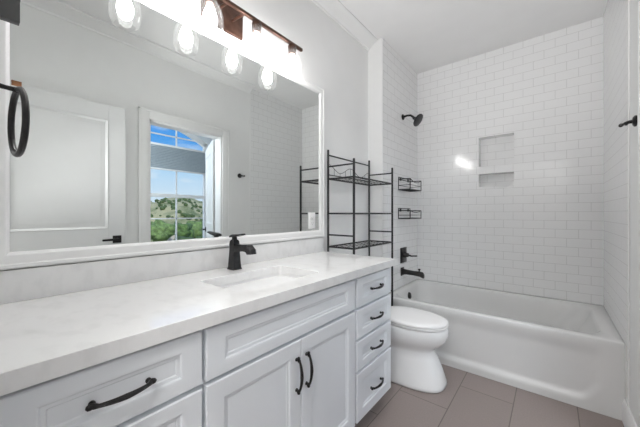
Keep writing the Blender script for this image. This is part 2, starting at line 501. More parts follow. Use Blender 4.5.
def door_leaf(w, h, t):
    """leaf standing in the plane x=0..t, y=0..w; two recessed panels with raised moulding, both faces"""
    b = MB()
    st = 0.125
    ph = [(0.20, 0.90), (1.055, h - 0.125)]
    b.box(0.010, t - 0.010, 0, w, 0, h)
    for y0, y1 in ((0, st), (w - st, w)):
        b.box(0, t, y0, y1, 0, h, 0.002)
    for z0, z1 in ((0, ph[0][0]), (ph[0][1], ph[1][0]), (ph[1][1], h)):
        b.box(0, t, st, w - st, z0, z1)
    for z0, z1 in ph:
        for side in (0, 1):
            f = (lambda d: 0 + d) if side == 0 else (lambda d: t - d)
            prof = [(0.0, 0.000), (0.006, -0.003), (0.014, 0.002), (0.022, 0.0085), (0.030, 0.0085), (0.055, 0.004), (0.06, 0.004)]
            rg = []
            for ins, d in prof:
                y0, y1 = st + ins, w - st - ins
                rg.append([(f(d), y0, z0 + ins), (f(d), y1, z0 + ins), (f(d), y1, z1 - ins), (f(d), y0, z1 - ins)])
            b.rings(rg, False, True)
    return b


d1 = bpy.data.objects.new('door_1', None); COL.objects.link(d1); d1.location = (0.272, 0.052, 0.012); struct(d1)
lf = door_leaf(0.840, 2.112, 0.036).build('door_leaf', M_DOOR, None, angle=20); lf.parent = d1
h1 = thing_ = None


def lever(parent, x, y, z, s, ydir):
    """door lever projecting along s*x from the leaf face, handle pointing along ydir"""
    b = MB()
    b.box(x + (0 if s > 0 else -0.008), x + (0.008 if s > 0 else 0), y - 0.032, y + 0.032, z - 0.032, z + 0.032, 0.002)
    b.lathe([(0.011, 0.0), (0.011, 0.045)], (x, y, z), (s, 0, 0), 12)
    xa = x + s * 0.047
    b.tube([(xa, y - ydir * 0.012, z), (xa, y + ydir * 0.05, z), (xa, y + ydir * 0.115, z - 0.002)], [0.011, 0.010, 0.008], 8, flat=0.7)
    o = b.build('door_handle', M_BRONZE, None)
    o.parent = parent
    return o


lever(d1, 0.0, 0.775, 0.965, -1, -1)
d2 = bpy.data.objects.new('door_2', None); COL.objects.link(d2); d2.location = (XB0 + 0.02, DY1 - 0.004, 0.012); struct(d2)
lf2 = door_leaf(0.76, 2.08, 0.036).build('door_leaf', M_DOOR, None, angle=20); lf2.parent = d2
lever(d2, 0.036, 0.70, 0.965, 1, -1)
lever(d2, 0.0, 0.70, 0.965, -1, -1)
d2.rotation_euler = (0, 0, R(-67))     # leaf swings away into the bedroom
d2.location = (XB0 + 0.022, DY1 + 0.010, 0.012)

hk = thing('door_top_hook', 'small copper brown hook over the top of the open panelled door', 'hook', (0.272, 0.23, 2.125))
b = MB()
b.box(0.266, 0.270, 0.200, 0.250, 2.100, 2.137, 0.001)
b.box(0.266, 0.314, 0.200, 0.250, 2.131, 2.137, 0.001)
b.box(0.310, 0.314, 0.200, 0.250, 2.085, 2.137, 0.001)
o = b.build('hook_strap', M_COPPER, hk)

# ------------------------------------------------------------------ vanity cabinets
XC = -0.798            # face frame plane
XD = -0.775            # drawer and door fronts


def front(y0, y1, z0, z1, stile, rail, t=0.023):
    b = MB()
    x = XC + t
    prof = [(0, XC), (0, x - 0.003), (0.003, x), (1.0, x), (1.006, x - 0.002), (1.009, x - 0.006), (1.017, x - 0.0075), (1.020, x - 0.010), (1.026, x - 0.010)]
    rg = []
    for ins, xx in prof:
        if ins >= 1: iy, iz = stile + ins - 1, rail + ins - 1
        else: iy = iz = ins
        rg.append([(xx, y0 + iy, z0 + iz), (xx, y1 - iy, z0 + iz), (xx, y1 - iy, z1 - iz), (xx, y0 + iy, z1 - iz)])
    return b.rings(rg)


def pull(cy, cz, L=0.118, vert=False):
    """arched bar pull with flattened teardrop feet"""
    b = MB(); x0 = XD
    pts, rad = [], []
    n = 22
    for k in range(n + 1):
        t = -1 + 2 * k / n
        a = abs(t)
        if a > 0.86: out, rr = 0.010 + 0.010 * (1 - a) / 0.14, 0.0062
        else: out, rr = 0.020 + 0.010 * (1 - (a / 0.86) ** 2), 0.0042 + 0.0026 * (1 - a)
        p = (x0 + out, cy, cz + t * L / 2) if vert else (x0 + out, cy + t * L / 2, cz)
        pts.append(p); rad.append(rr)
    b.tube(pts, rad, 8, up=(1, 0, 0))
    for s in (-1, 1):
        e = (x0 - 0.0005, cy, cz + s * L / 2 * 0.95) if vert else (x0 - 0.0005, cy + s * L / 2 * 0.95, cz)
        b.lathe([(0.0070, 0), (0.0070, 0.003), (0.0048, 0.006), (0.0045, 0.014)], e, (1, 0, 0), 12)
        e2 = (x0 + 0.012, cy, cz + s * L / 2 * 1.04) if vert else (x0 + 0.012, cy + s * L / 2 * 1.04, cz)
        ax = (0.25, 0, s) if vert else (0.25, s, 0)
        b.lathe([(0.001, -0.011), (0.0055, -0.007), (0.0072, 0), (0.0055, 0.006), (0.001, 0.009)], e2, ax, 10)
    return b


def carcass(y0, y1):
    b = MB()
    zt = 0.8765
    b.box(XW + 0.006, XC - 0.02, y0, y0 + 0.016, 0.105, zt); b.box(XW + 0.006, XC - 0.02, y1 - 0.016, y1, 0.105, zt)
    b.box(XW + 0.006, XC - 0.02, y0 + 0.016, y1 - 0.016, 0.105, 0.121)
    b.box(XW + 0.006, XW + 0.012, y0 + 0.016, y1 - 0.016, 0.121, zt)
    b.box(XC - 0.02, XC, y0, y1, 0.105, zt, 0.001)
    return b


def toe(y0, y1):
    return MB().box(XW + 0.006, XC - 0.075, y0, y1, 0.0005, 0.105)


def drawer_unit(y0, y1, dy0, dy1, label):
    t = thing('drawer_cabinet', label, 'cabinet', ((XW + XC) / 2, (y0 + y1) / 2, 0), 'drawer cabinets of the vanity')
    carcass(y0, y1).build('carcass', M_CABIN, t)
    toe(y0, y1).build('toe_kick', M_CABIN, t)
    for z0, z1 in ((0.712, 0.863), (0.548, 0.699), (0.383, 0.535), (0.118, 0.370)):
        d = front(dy0, dy1, z0, z1, 0.052, 0.036 if z1 - z0 < 0.2 else 0.048).build('drawer', M_CAB, t, angle=20)
        pull((dy0 + dy1) / 2, (z0 + z1) / 2 + (0 if z1 - z0 < 0.2 else -0.005)).build('handle', M_BRONZE, d)
    return t


drawer_unit(0.022, 0.4305, 0.030, 0.425, 'white drawer cabinet left of the sink cabinet, nearest the towel ring')
drawer_unit(1.2545, 1.664, 1.264, 1.660, 'white four-drawer cabinet at the right end of the vanity, beside the toilet')
t = thing('sink_cabinet', 'white two-door cabinet below the sink, with a blank panel over its doors', 'cabinet', ((XW + XC) / 2, 0.84, 0))
carcass(0.4315, 1.2535).build('carcass', M_CABIN, t)
toe(0.4315, 1.2535).build('toe_kick', M_CABIN, t)
front(0.437, 1.245, 0.712, 0.863, 0.058, 0.036).build('false_drawer_panel', M_CAB, t, angle=20)
d = front(0.437, 0.8395, 0.118, 0.699, 0.055, 0.055).build('door', M_CAB, t, angle=20)
pull(0.812, 0.570, 0.125, True).build('handle', M_BRONZE, d)
d = front(0.8425, 1.245, 0.118, 0.699, 0.055, 0.055).build('door', M_CAB, t, angle=20)
pull(0.870, 0.570, 0.125, True).build('handle', M_BRONZE, d)

# ------------------------------------------------------------------ worktop, backsplash, sink, faucet
SX0, SX1, SY0, SY1 = -1.150, -0.866, 0.615, 1.075
ZT = 0.9175
CT0, CT1, CY0, CY1 = XW + 0.003, -0.757, YF + 0.002, 1.688
out_ = lambda z, i: rrect(CT0 + i, CT1 - i, CY0 + i, CY1 - i, 0.004, z)
in_ = lambda z, i: rrect(SX0 - i, SX1 + i, SY0 - i, SY1 + i, 0.022, z)
b = MB()
b.rings([out_(ZT - 0.0405, 0), out_(ZT - 0.002, 0), out_(ZT - 0.0006, 0.0006), out_(ZT, 0.002), in_(ZT, 0.002), in_(ZT - 0.002, 0), in_(ZT - 0.0405, 0), out_(ZT - 0.0405, 0)], False, False)
bmesh.ops.remove_doubles(b.bm, verts=b.bm.verts[:], dist=0.00005)
o = b.build('countertop', M_QUARTZ, angle=12)
tag(o, 'white veined quartz worktop running the length of the vanity', 'countertop')
o = MB().box(XW + 0.002, XW + 0.020, CY0, CY1, ZT + 0.0005, ZT + 0.103, 0.0015).build('backsplash', M_QUARTZ)
tag(o, 'low white quartz backsplash strip between worktop and mirror', 'backsplash')

sk = thing('sink', 'white rectangular undermount sink sunk into the worktop', 'sink', (-1.0, 0.845, 0.75))
b = MB()
zt = ZT - 0.0415
ring = lambda i, z, r: rrect(SX0 - i, SX1 + i, SY0 - i, SY1 + i, r, z)
b.rings([ring(0.022, zt - 0.012, 0.03), ring(0.022, zt, 0.03), ring(0.004, zt, 0.028), ring(0.001, zt - 0.006, 0.026), ring(-0.008, zt - 0.075, 0.03), ring(-0.020, zt - 0.108, 0.035),
         ring(-0.045, zt - 0.122, 0.04), ring(-0.10, zt - 0.128, 0.035), ring(-0.10, zt - 0.140, 0.035), ring(-0.03, zt - 0.136, 0.04), ring(0.006, zt - 0.10, 0.03), ring(0.012, zt - 0.012, 0.03)], False, True)
b.build('basin', M_PORC, sk, angle=50)
b = MB().lathe([(0.030, 0), (0.030, 0.004), (0.024, 0.005), (0.020, 0.002), (0.019, 0.002), (0.015, 0.006)], (-1.0, 0.845, zt - 0.1285), (0, 0, 1), 20)
b.build('drain', M_FAUCET, sk)

FY, FX = 0.858, -1.252
fa = thing('faucet', 'dark bronze single-lever faucet with square flared body behind the sink', 'faucet', (FX, FY, ZT))
b = MB()
sq = lambda hx, hy, z, ox=0: [(FX + ox - hx, FY - hy, z), (FX + ox + hx, FY - hy, z), (FX + ox + hx, FY + hy, z), (FX + ox - hx, FY + hy, z)]
b.rings([sq(0.027, 0.025, ZT), sq(0.027, 0.025, ZT + 0.006), sq(0.0245, 0.0225, ZT + 0.010), sq(0.020, 0.019, ZT + 0.075), sq(0.0175, 0.017, ZT + 0.118), sq(0.019, 0.018, ZT + 0.122), sq(0.017, 0.0165, ZT + 0.142), sq(0.012, 0.012, ZT + 0.150)])
b.build('body', M_FAUCET, fa, angle=20)
b = MB()


def spr(x, z, hw, hh, tilt):
    c, s = cos(tilt), sin(tilt)
    return [(x + s * dz, FY + dy, z + c * dz) for dy, dz in ((-hw, -hh), (hw, -hh), (hw, hh * 0.6), (hw * 0.5, hh), (-hw * 0.5, hh), (-hw, hh * 0.6))]


b.rings([spr(FX + 0.008, ZT + 0.108, 0.016, 0.020, 0), spr(FX + 0.055, ZT + 0.111, 0.017, 0.017, 0), spr(FX + 0.092, ZT + 0.115, 0.019, 0.016, 0.1),
         spr(FX + 0.122, ZT + 0.114, 0.020, 0.018, 0.45), spr(FX + 0.137, ZT + 0.103, 0.020, 0.018, 1.0), spr(FX + 0.141, ZT + 0.088, 0.019, 0.017, 1.5)])
b.build('spout', M_FAUCET, fa, angle=30)
b = MB()
b.lathe([(0.013, 0), (0.013, 0.016), (0.011, 0.018)], (FX, FY, ZT + 0.150), (0, 0, 1), 16)
lp = [(FX - 0.022, 0.017, 0.166, 0.006), (FX - 0.005, 0.020, 0.170, 0.007), (FX + 0.03, 0.018, 0.173, 0.006), (FX + 0.072, 0.014, 0.180, 0.0035)]
b.rings([[(x, FY - w, ZT + z - hh), (x, FY + w, ZT + z - hh), (x, FY + w, ZT + z + hh * 0.4), (x, FY + w * 0.6, ZT + z + hh), (x, FY - w * 0.6, ZT + z + hh), (x, FY - w, ZT + z + hh * 0.4)] for x, w, z, hh in lp])
b.build('lever', M_FAUCET, fa, angle=30)

# ------------------------------------------------------------------ mirror
XM = XW + 0.010
MY0, MY1, MZ0, MZ1 = 0.087, 1.638, 1.078, 2.080      # visible glass
mi = thing('framed_mirror', 'large wall mirror in a white moulded frame above the vanity', 'mirror', (XW, 0.86, 1.024))
MB().box(XW + 0.003, XM, MY0 - 0.01, MY1 + 0.01, MZ0 - 0.01, MZ1 + 0.01).build('mirror_glass', M_MIRROR, mi, smooth=False)
fr = [(0.052, XW + 0.001), (0.052, XW + 0.024), (0.049, XW + 0.027), (0.040, XW + 0.027), (0.036, XW + 0.023), (0.014, XW + 0.022), (0.009, XW + 0.020), (0.006, XW + 0.016), (0.0, XW + 0.0115), (0.0, XW + 0.0101), (0.012, XW + 0.001)]
rg = []
for k, (ins, x) in enumerate(fr):
    w = ins
    rg.append([(x, MY0 - w, MZ0 - w), (x, MY1 + w, MZ0 - w), (x, MY1 + w, MZ1 + w), (x, MY0 - w, MZ1 + w)])
rg.append(rg[0])
b = MB().rings(rg, False, False)
bmesh.ops.remove_doubles(b.bm, verts=b.bm.verts[:], dist=0.00005)
b.build('frame', M_TRIM, mi, angle=20)

ot = thing('power_outlet', 'white double power outlet set in the lower right corner of the mirror', 'outlet', (XM, 1.555, 1.10))
yc, zc = 1.555, 1.150
MB().box(XM + 0.0005, XM + 0.006, yc - 0.035, yc + 0.035, zc - 0.058, zc + 0.058, 0.0025).build('cover_plate', M_PLASTIC, ot)
for s in (-1, 1):
    p = MB().box(XM + 0.0055, XM + 0.009, yc - 0.017, yc + 0.017, zc + s * 0.020 - 0.014, zc + s * 0.020 + 0.014, 0.003).build('socket', M_PLASTIC, ot)
    q = MB()
    q.box(XM + 0.0088, XM + 0.0094, yc - 0.008, yc - 0.006, zc + s * 0.02 - 0.002, zc + s * 0.02 + 0.008)
    q.box(XM + 0.0088, XM + 0.0094, yc + 0.006, yc + 0.008, zc + s * 0.02 - 0.002, zc + s * 0.02 + 0.008)
    q.box(XM + 0.0088, XM + 0.0094, yc - 0.002, yc + 0.002, zc + s * 0.02 - 0.010, zc + s * 0.02 - 0.006)
    q.build('slots', M_DARK, p, smooth=False)

# ------------------------------------------------------------------ vanity light
vl = thing('vanity_light', 'bronze bar light with four clear glass shades above the mirror', 'wall light', (XW, 0.84, 2.22))
XL, ZL = -1.222, 2.226
MB().box(XW + 0.001, XW + 0.018, 0.725, 0.965, 2.160, 2.305, 0.004).build('backplate', M_FIX, vl)
MB().box(XL - 0.009, XL + 0.009, 0.345, 1.330, ZL - 0.008, ZL + 0.010, 0.003).build('bar', M_FIX, vl)
for y in (0.80, 0.90):
    MB().tube([(XW + 0.015, y, 2.235), (XW + 0.06, y, 2.232), (XL, y, ZL)], 0.008, 10).build('arm', M_FIX, vl)
for y in (0.4375, 0.706, 0.9745, 1.243):
    s_ = MB().lathe([(0.010, 0), (0.022, -0.004), (0.026, -0.012), (0.024, -0.044), (0.021, -0.060), (0.015, -0.061)], (XL, y, ZL - 0.004), (0, 0, 1), 20)
    s_.build('socket', M_FIX, vl)
    # jar-shaped clear shade, open at the bottom, with wall thickness
    g = MB()
    po = [(0.0265, -0.028), (0.029, -0.042), (0.040, -0.060), (0.0525, -0.085), (0.0600, -0.115), (0.0620, -0.145), (0.0595, -0.175), (0.052, -0.196), (0.042, -0.206)]
    pi_ = [(r - 0.0022, h) for r, h in reversed(po)]
    g.lathe(po + pi_, (XL, y, ZL), (0, 0, 1), 28, False, False)
    g.build('glass_shade', M_GLASS, vl, angle=60)
    u = MB()
    u.lathe([(0.012, -0.064), (0.014, -0.075), (0.024, -0.098), (0.031, -0.122), (0.0315, -0.140), (0.027, -0.160), (0.015, -0.174), (0.002, -0.178)], (XL, y, ZL), (0, 0, 1), 20)
    u.build('bulb', M_BULB, vl, angle=80)

# ------------------------------------------------------------------ towel ring and bracket on the near wall
tr = thing('towel_ring', 'dark bronze towel ring hanging at the left end of the mirror', 'towel ring', (-0.85, YF, 1.453))
b = MB()
b.box(-0.873, -0.827, YF, YF + 0.006, 1.430, 1.476, 0.002)
b.tube([(-0.85, YF + 0.005, 1.455), (-0.85, 0.050, 1.453), (-0.85, 0.075, 1.452)], [0.006, 0.0045, 0.006], 10)
b.build('wall_mount', M_BRONZE, tr)
b = MB()
n = 40
b.tube([(-0.85 + 0.066 * sin(2 * pi * k / n) * 0.994, 0.067 + 0.066 * sin(2 * pi * k / n) * 0.08, 1.387 + 0.066 * cos(2 * pi * k / n)) for k in range(n)], 0.0056, 10, True)
b.build('ring', M_BRONZE, tr)

bk = MB()
bk.box(-1.190, -1.164, YF, 0.0960, 1.738, 1.800, 0.0015)
bk.box(-1.191, -1.162, YF, 0.0968, 1.797, 1.803, 0.001)
o = bk.build('wall_bracket', mat('bracket_grey', (0.085, 0.085, 0.085), 0.4, 0.5))
tag(o, 'dark grey metal wall bracket above the towel ring, in the top left corner', 'bracket')

# ------------------------------------------------------------------ bathtub
tb = thing('bathtub', 'white alcove bathtub with a recessed apron, set between tiled walls', 'bathtub', ((XT + XR) / 2, YT, 0))
TX0, TX1, TY1, TZ = XT + 0.001, XR - 0.0055, YB - 0.001, 0.450
b = MB()
# deck + basin
def tring(x0, x1, y0, y1, r, z): return rrect(x0, x1, y0, y1, r, z, 10)
yf = YT - 0.004
b.rings([tring(TX0, TX1, yf + 0.0, TY1, 0.004, TZ - 0.03), tring(TX0, TX1, yf, TY1, 0.004, TZ - 0.010), tring(TX0 + 0.001, TX1 - 0.001, yf + 0.003, TY1 - 0.001, 0.006, TZ - 0.003),
         tring(TX0 + 0.004, TX1 - 0.004, yf + 0.010, TY1 - 0.004, 0.010, TZ),
         tring(TX0 + 0.055, TX1 - 0.075, yf + 0.070, TY1 - 0.050, 0.13, TZ - 0.001),
         tring(TX0 + 0.062, TX1 - 0.083, yf + 0.077, TY1 - 0.056, 0.13, TZ - 0.006),
         tring(TX0 + 0.070, TX1 - 0.095, yf + 0.085, TY1 - 0.064, 0.135, TZ - 0.030),
         tring(TX0 + 0.078, TX1 - 0.125, yf + 0.096, TY1 - 0.074, 0.15, TZ - 0.10),
         tring(TX0 + 0.088, TX1 - 0.200, yf + 0.112, TY1 - 0.090, 0.17, TZ - 0.22),
         tring(TX0 + 0.105, TX1 - 0.290, yf + 0.135, TY1 - 0.112, 0.17, TZ - 0.31),
         tring(TX0 + 0.150, TX1 - 0.360, yf + 0.180, TY1 - 0.155, 0.16, TZ - 0.345),
         tring(TX0 + 0.300, TX1 - 0.500, yf + 0.250, TY1 - 0.225, 0.10, TZ - 0.352)], False, True)
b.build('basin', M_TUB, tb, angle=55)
b = MB()
NXG, NZG = 90, 34
rows = []
for j in range(NZG + 1):
    z = 0.001 + (TZ - 0.031) * j / NZG
    row = []
    for i in range(NXG + 1):
        x = TX0 + (TX1 - TX0) * i / NXG
        # rounded-rectangle recess in the apron face
        ex = min(sm(0.06, 0.12, x - TX0), sm(0.085, 0.135, TX1 - x))
        bx = 0.060 + 0.12 * (1 - sm(0.08, 0.23, TX1 - x)) ** 2
        ez = sm(bx - 0.012, bx + 0.03, z)
        et = 1 - sm(TZ - 0.12, TZ - 0.032, z)
        row.append((x, yf + 0.018 * ex * ez * et * (1 - 0.25 * sm(0.05, TZ, z)), z))
    rows.append(row)
b.rings(rows, False, False, closed=False)
back = [(TX0, yf + 0.05), (TX1, yf + 0.05)]
b.box(TX0, TX1, yf + 0.045, yf + 0.06, 0.001, TZ - 0.04)
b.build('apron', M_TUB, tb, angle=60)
b = MB().lathe([(0.036, 0), (0.036, 0.006), (0.030, 0.016), (0.012, 0.020)], (XT + 0.073, 2.83, 0.365), (1, 0, 0.18), 24)
b.build('overflow_cover', M_BRONZE, tb)

# ------------------------------------------------------------------ shower fittings on the tiled end wall
sh = thing('overhead_shower', 'dark bronze shower head on a curved arm, high on the tiled wall', 'shower', (XT, 2.85, 2.20))
SHY = 2.85
MB().lathe([(0.030, 0.0005), (0.030, 0.006), (0.022, 0.014), (0.012, 0.016)], (XT, SHY, 2.200), (1, 0, 0), 20).build('flange', M_BRONZE, sh)
MB().tube([(XT + 0.008, SHY, 2.200), (XT + 0.05, SHY, 2.206), (XT + 0.085, SHY, 2.200), (XT + 0.112, SHY, 2.178), (XT + 0.124, SHY, 2.160)], 0.0105, 12).build('arm', M_BRONZE, sh)
ax = Vector((0.82, 0, -0.57)).normalized()
MB().lathe([(0.012, -0.012), (0.016, 0.0), (0.019, 0.014), (0.032, 0.030), (0.062, 0.042), (0.066, 0.050), (0.064, 0.058), (0.050, 0.060)], (XT + 0.120, SHY, 2.165), ax, 28).build('spray_head', M_FAUCET, sh)

vv = thing('shower_valve', 'dark bronze shower valve with rectangular plate and lever, over the tub spout', 'shower valve', (XT, 2.86, 0.77))
MB().box(XT + 0.0005, XT + 0.010, 2.785, 2.935, 0.690, 0.848, 0.003).build('plate', M_BRONZE, vv)
b = MB()
b.lathe([(0.034, 0.008), (0.030, 0.030), (0.022, 0.040), (0.020, 0.058), (0.010, 0.060)], (XT, 2.86, 0.772), (1, 0, 0), 20)
b.tube([(XT + 0.045, 2.86, 0.772), (XT + 0.09, 2.865, 0.765), (XT + 0.145, 2.87, 0.770)], [0.012, 0.008, 0.007], 10)
b.build('lever', M_BRONZE, vv)

sp = thing('tub_spout', 'dark bronze tub spout with a diverter knob below the shower valve', 'tub spout', (XT, 2.83, 0.60))
b = MB()
b.box(XT + 0.0005, XT + 0.010, 2.795, 2.865, 0.562, 0.645, 0.003)


def spo(x, z, hw, hh): return [(x, 2.83 + hw * cos(2 * pi * k / 16), z + hh * sin(2 * pi * k / 16)) for k in range(16)]


b.rings([spo(XT + 0.008, 0.602, 0.028, 0.032), spo(XT + 0.05, 0.602, 0.024, 0.026), spo(XT + 0.12, 0.600, 0.023, 0.024), spo(XT + 0.185, 0.598, 0.026, 0.027), spo(XT + 0.215, 0.590, 0.026, 0.030), spo(XT + 0.226, 0.582, 0.018, 0.022)])
b.build('spout_body', M_BRONZE, sp, angle=50)
MB().lathe([(0.006, 0.0), (0.006, 0.014), (0.012, 0.018), (0.012, 0.028), (0.006, 0.031)], (XT + 0.180, 2.83, 0.620), (0, 0, 1), 14).build('diverter_knob', M_BRONZE, sp)


def caddy(z0, h, label, hanging):
    """wire basket fixed to the tile: floor grid, rim, back rail and dipping front rail"""
    y0, y1, x0, x1 = 2.740, 3.040, XT + 0.003, XT + 0.123
    t = thing('shower_caddy', label, 'shower caddy', (XT, 2.89, z0), 'wire baskets on the tub end wall')
    rect = lambda z: [(x0, y0, z), (x1, y0, z), (x1, y1, z), (x0, y1, z)]
    b = MB()
    b.box(x0 - 0.003, x1 + 0.003, y0 - 0.002, y0 + 0.002, z0 - 0.004, z0 + 0.006); b.box(x0 - 0.003, x1 + 0.003, y1 - 0.002, y1 + 0.002, z0 - 0.004, z0 + 0.006)
    b.box(x1 - 0.002, x1 + 0.002, y0, y1, z0 - 0.004, z0 + 0.006); b.box(x0 - 0.002, x0 + 0.002, y0, y1, z0 - 0.004, z0 + 0.006)
    for k in range(1, 12):
        y = y0 + (y1 - y0) * k / 12
        b.tube([(x0, y, z0), (x1, y, z0)], 0.0030, 6)
    b.build('basket_floor', M_WIRE, t)
    b = MB()
    zm = z0 + h * 0.42
    b.tube(rect(zm), 0.0024, 6, True)
    for p in rect(0):
        b.tube([(p[0], p[1], z0), (p[0], p[1], z0 + h)], 0.0042, 6)
    b.tube([(x0, y0, z0 + h), (x1, y0, z0 + h)], 0.0042, 6); b.tube([(x0, y1, z0 + h), (x1, y1, z0 + h)], 0.0042, 6)
    nn = 14
    dip = 0.030 if hanging else 0.018
    b.tube([(x1, y0 + (y1 - y0) * k / nn, z0 + h - dip * (1 - abs(2 * k / nn - 1) ** 2)) for k in range(nn + 1)], 0.0042, 6)
    b.tube([(x0, y0, z0 + h), (x0, y1, z0 + h)], 0.0042, 6)
    b.build('rim_wire', M_WIRE, t)
    b = MB()
    b.tube([(x0, y0 + 0.0, z0 + h), (x0, y0 + 0.0, z0 + h + 0.022), (x0, y1, z0 + h + 0.022), (x0, y1, z0 + h)], 0.0042, 6)
    for y in (y0 + 0.05, y1 - 0.05):
        b.box(XT + 0.0004, XT + 0.005, y - 0.018, y + 0.018, z0 + h - 0.01, z0 + h + 0.026, 0.001)
    b.build('back_rail', M_WIRE, t)
    if hanging:
        b = MB().tube([(x1, y1 - 0.015, z0), (x1 + 0.003, y1 - 0.015, z0 - 0.045), (x1 + 0.010, y1 - 0.015, z0 - 0.058), (x1 + 0.016, y1 - 0.015, z0 - 0.046)], 0.0018, 6)
        b.build('hook', M_CHROME, t)
    return t


caddy(1.440, 0.105, 'upper black wire shower basket on the tiled end wall', True)
caddy(1.150, 0.080, 'lower black wire shower basket on the tiled end wall, above the shower valve', False)

# ------------------------------------------------------------------ robe hook on the right wall
rh = thing('robe_hook', 'black robe hook on the white wall right of the tub', 'hook', (XR, 2.130, 1.665))
MB().lathe([(0.028, 0.0005), (0.028, 0.007), (0.020, 0.013), (0.012, 0.015)], (XR, 2.130, 1.668), (-1, 0, 0), 20).build('rosette', M_BRONZE, rh)
b = MB()
b.tube([(XR - 0.010, 2.130, 1.668), (XR - 0.030, 2.134, 1.668), (XR - 0.045, 2.148, 1.663), (XR - 0.050, 2.165, 1.664)], [0.010, 0.008, 0.007, 0.006], 10)
b.lathe([(0.002, -0.010), (0.009, -0.005), (0.010, 0.002), (0.003, 0.010)], (XR - 0.050, 2.168, 1.664), (0, 1, 0), 12)
b.tube([(XR - 0.030, 2.130, 1.668), (XR - 0.038, 2.117, 1.655), (XR - 0.044, 2.105, 1.660)], [0.008, 0.007, 0.006], 10)
b.build('prong', M_BRONZE, rh)

# ------------------------------------------------------------------ toilet
TY = 2.065
to = thing('toilet', 'white elongated toilet with closed lid between vanity and bathtub', 'toilet', (-0.95, TY, 0))


def egg(xf, xb, w, z, p=2.2, n=40, shift=0.0):
    """egg outline: widest part behind the middle, blunt front at xf"""
    out = []
    cx = xb + (xf - xb) * 0.45
    for k in range(n):
        a = 2 * pi * k / n
        c, s = cos(a), sin(a)
        x = cx + (xf - cx if c > 0 else cx - xb) * math.copysign(abs(c) ** (2 / p), c)
        y = TY + w * math.copysign(abs(s) ** (2 / p), s)
        out.append((x, y, z))
    return out


b = MB()
b.rings([egg(-0.570, -1.22, 0.160, 0.001, 3.0), egg(-0.562, -1.22, 0.166, 0.010, 3.0), egg(-0.566, -1.22, 0.164, 0.030, 3.0), egg(-0.590, -1.22, 0.150, 0.110, 2.8), egg(-0.622, -1.22, 0.137, 0.190, 2.6),
         egg(-0.640, -1.22, 0.132, 0.235, 2.5), egg(-0.628, -1.22, 0.140, 0.262, 2.4), egg(-0.585, -1.22, 0.163, 0.292, 2.3), egg(-0.558, -1.21, 0.180, 0.325, 2.2), egg(-0.547, -1.20, 0.187, 0.365, 2.2),
         egg(-0.550, -1.20, 0.187, 0.395, 2.2), egg(-0.558, -1.20, 0.182, 0.408, 2.2), egg(-0.575, -1.19, 0.170, 0.411, 2.2)])
b.build('bowl', M_PORC, to, angle=60)
b = MB()
b.rings([egg(-0.556, -1.03, 0.172, 0.4150), egg(-0.549, -1.035, 0.184, 0.4185), egg(-0.549, -1.035, 0.184, 0.427), egg(-0.556, -1.03, 0.176, 0.430)])
b.build('seat', M_SEAT, to, angle=60)
b = MB()
b.rings([egg(-0.560, -1.04, 0.172, 0.4325), egg(-0.550, -1.045, 0.183, 0.436), egg(-0.550, -1.045, 0.183, 0.444), egg(-0.558, -1.04, 0.176, 0.451), egg(-0.59, -1.02, 0.15, 0.4545), egg(-0.70, -0.95, 0.07, 0.456)])
b.build('lid', M_SEAT, to, angle=60)
for s in (-1, 1):
    MB().lathe([(0.013, -0.02), (0.013, 0.02)], (-1.050, TY + s * 0.075, 0.430), (0, 1, 0), 14).build('hinge', M_SEAT, to)
b = MB()
b.rings([rrect(-1.300, -1.130, TY - 0.205, TY + 0.205, 0.03, 0.405), rrect(-1.318, -1.120, TY - 0.215, TY + 0.215, 0.03, 0.47), rrect(-1.322, -1.118, TY - 0.222, TY + 0.222, 0.03, 0.745)])
b.build('tank', M_PORC, to, angle=50)
MB().box(-1.328, -1.112, TY - 0.228, TY + 0.228, 0.746, 0.778, 0.008, 3).build('tank_lid', M_PORC, to)
MB().box(-1.119, -1.098, TY - 0.19, TY - 0.115, 0.69, 0.705, 0.004).build('flush_lever', M_BRONZE, to)

# ------------------------------------------------------------------ over-the-toilet rack
rk = thing('storage_rack', 'black metal wire rack with three shelves standing over the toilet', 'rack', (-1.20, 2.028, 0))
RX0, RX1, RY0, RY1 = -1.308, -1.080, 1.716, 2.340
for x, y, zt in ((RX0, RY0, 1.680), (RX1, RY0, 1.590), (RX0, RY1, 1.690), (RX1, RY1, 1.600)):
    MB().lathe([(0.0105, 0.0005), (0.0105, 0.02), (0.0085, 0.022), (0.0085, zt - 0.004), (0.005, zt)], (x, y, 0), (0, 0, 1), 12).build('post', M_WIRE, rk)
for y in (RY0, RY1):
    for z in (1.552, 1.040, 0.524):
        MB().tube([(RX0, y, z), (RX1, y, z)], 0.006, 8).build('side_rail', M_WIRE, rk)
MB().tube([(RX0, RY0, 1.640), (RX0, RY1, 1.640)], 0.006, 8).build('top_rail', M_WIRE, rk)
MB().tube([(RX0, RY0, 0.30), (RX0, RY1, 0.30)], 0.006, 8).build('lower_rail', M_WIRE, rk)
for z in (1.460, 1.200, 0.950):
    b = MB()
    for y in (RY0, RY1): b.tube([(RX0, y, z), (RX1, y, z)], 0.0062, 8)
    for x in (RX0, RX1): b.tube([(x, RY0, z), (x, RY1, z)], 0.0062, 8)
    for k in range(1, 4):
        x = RX0 + (RX1 - RX0) * k / 4
        b.tube([(x, RY0, z - 0.003), (x, RY1, z - 0.003)], 0.0017, 6)
    for k in range(1, 11):
        y = RY0 + (RY1 - RY0) * k / 11
        b.tube([(RX0, y, z), (RX1, y, z)], 0.0014, 6)
    b.build('shelf', M_WIRE, rk)
b = MB()
b.tube([(RX0, RY0, 1.492), (RX0, RY1, 1.492)], 0.004, 8)
n = 24
gz = lambda t: 1.545 + 0.028 * cos(4 * pi * t)
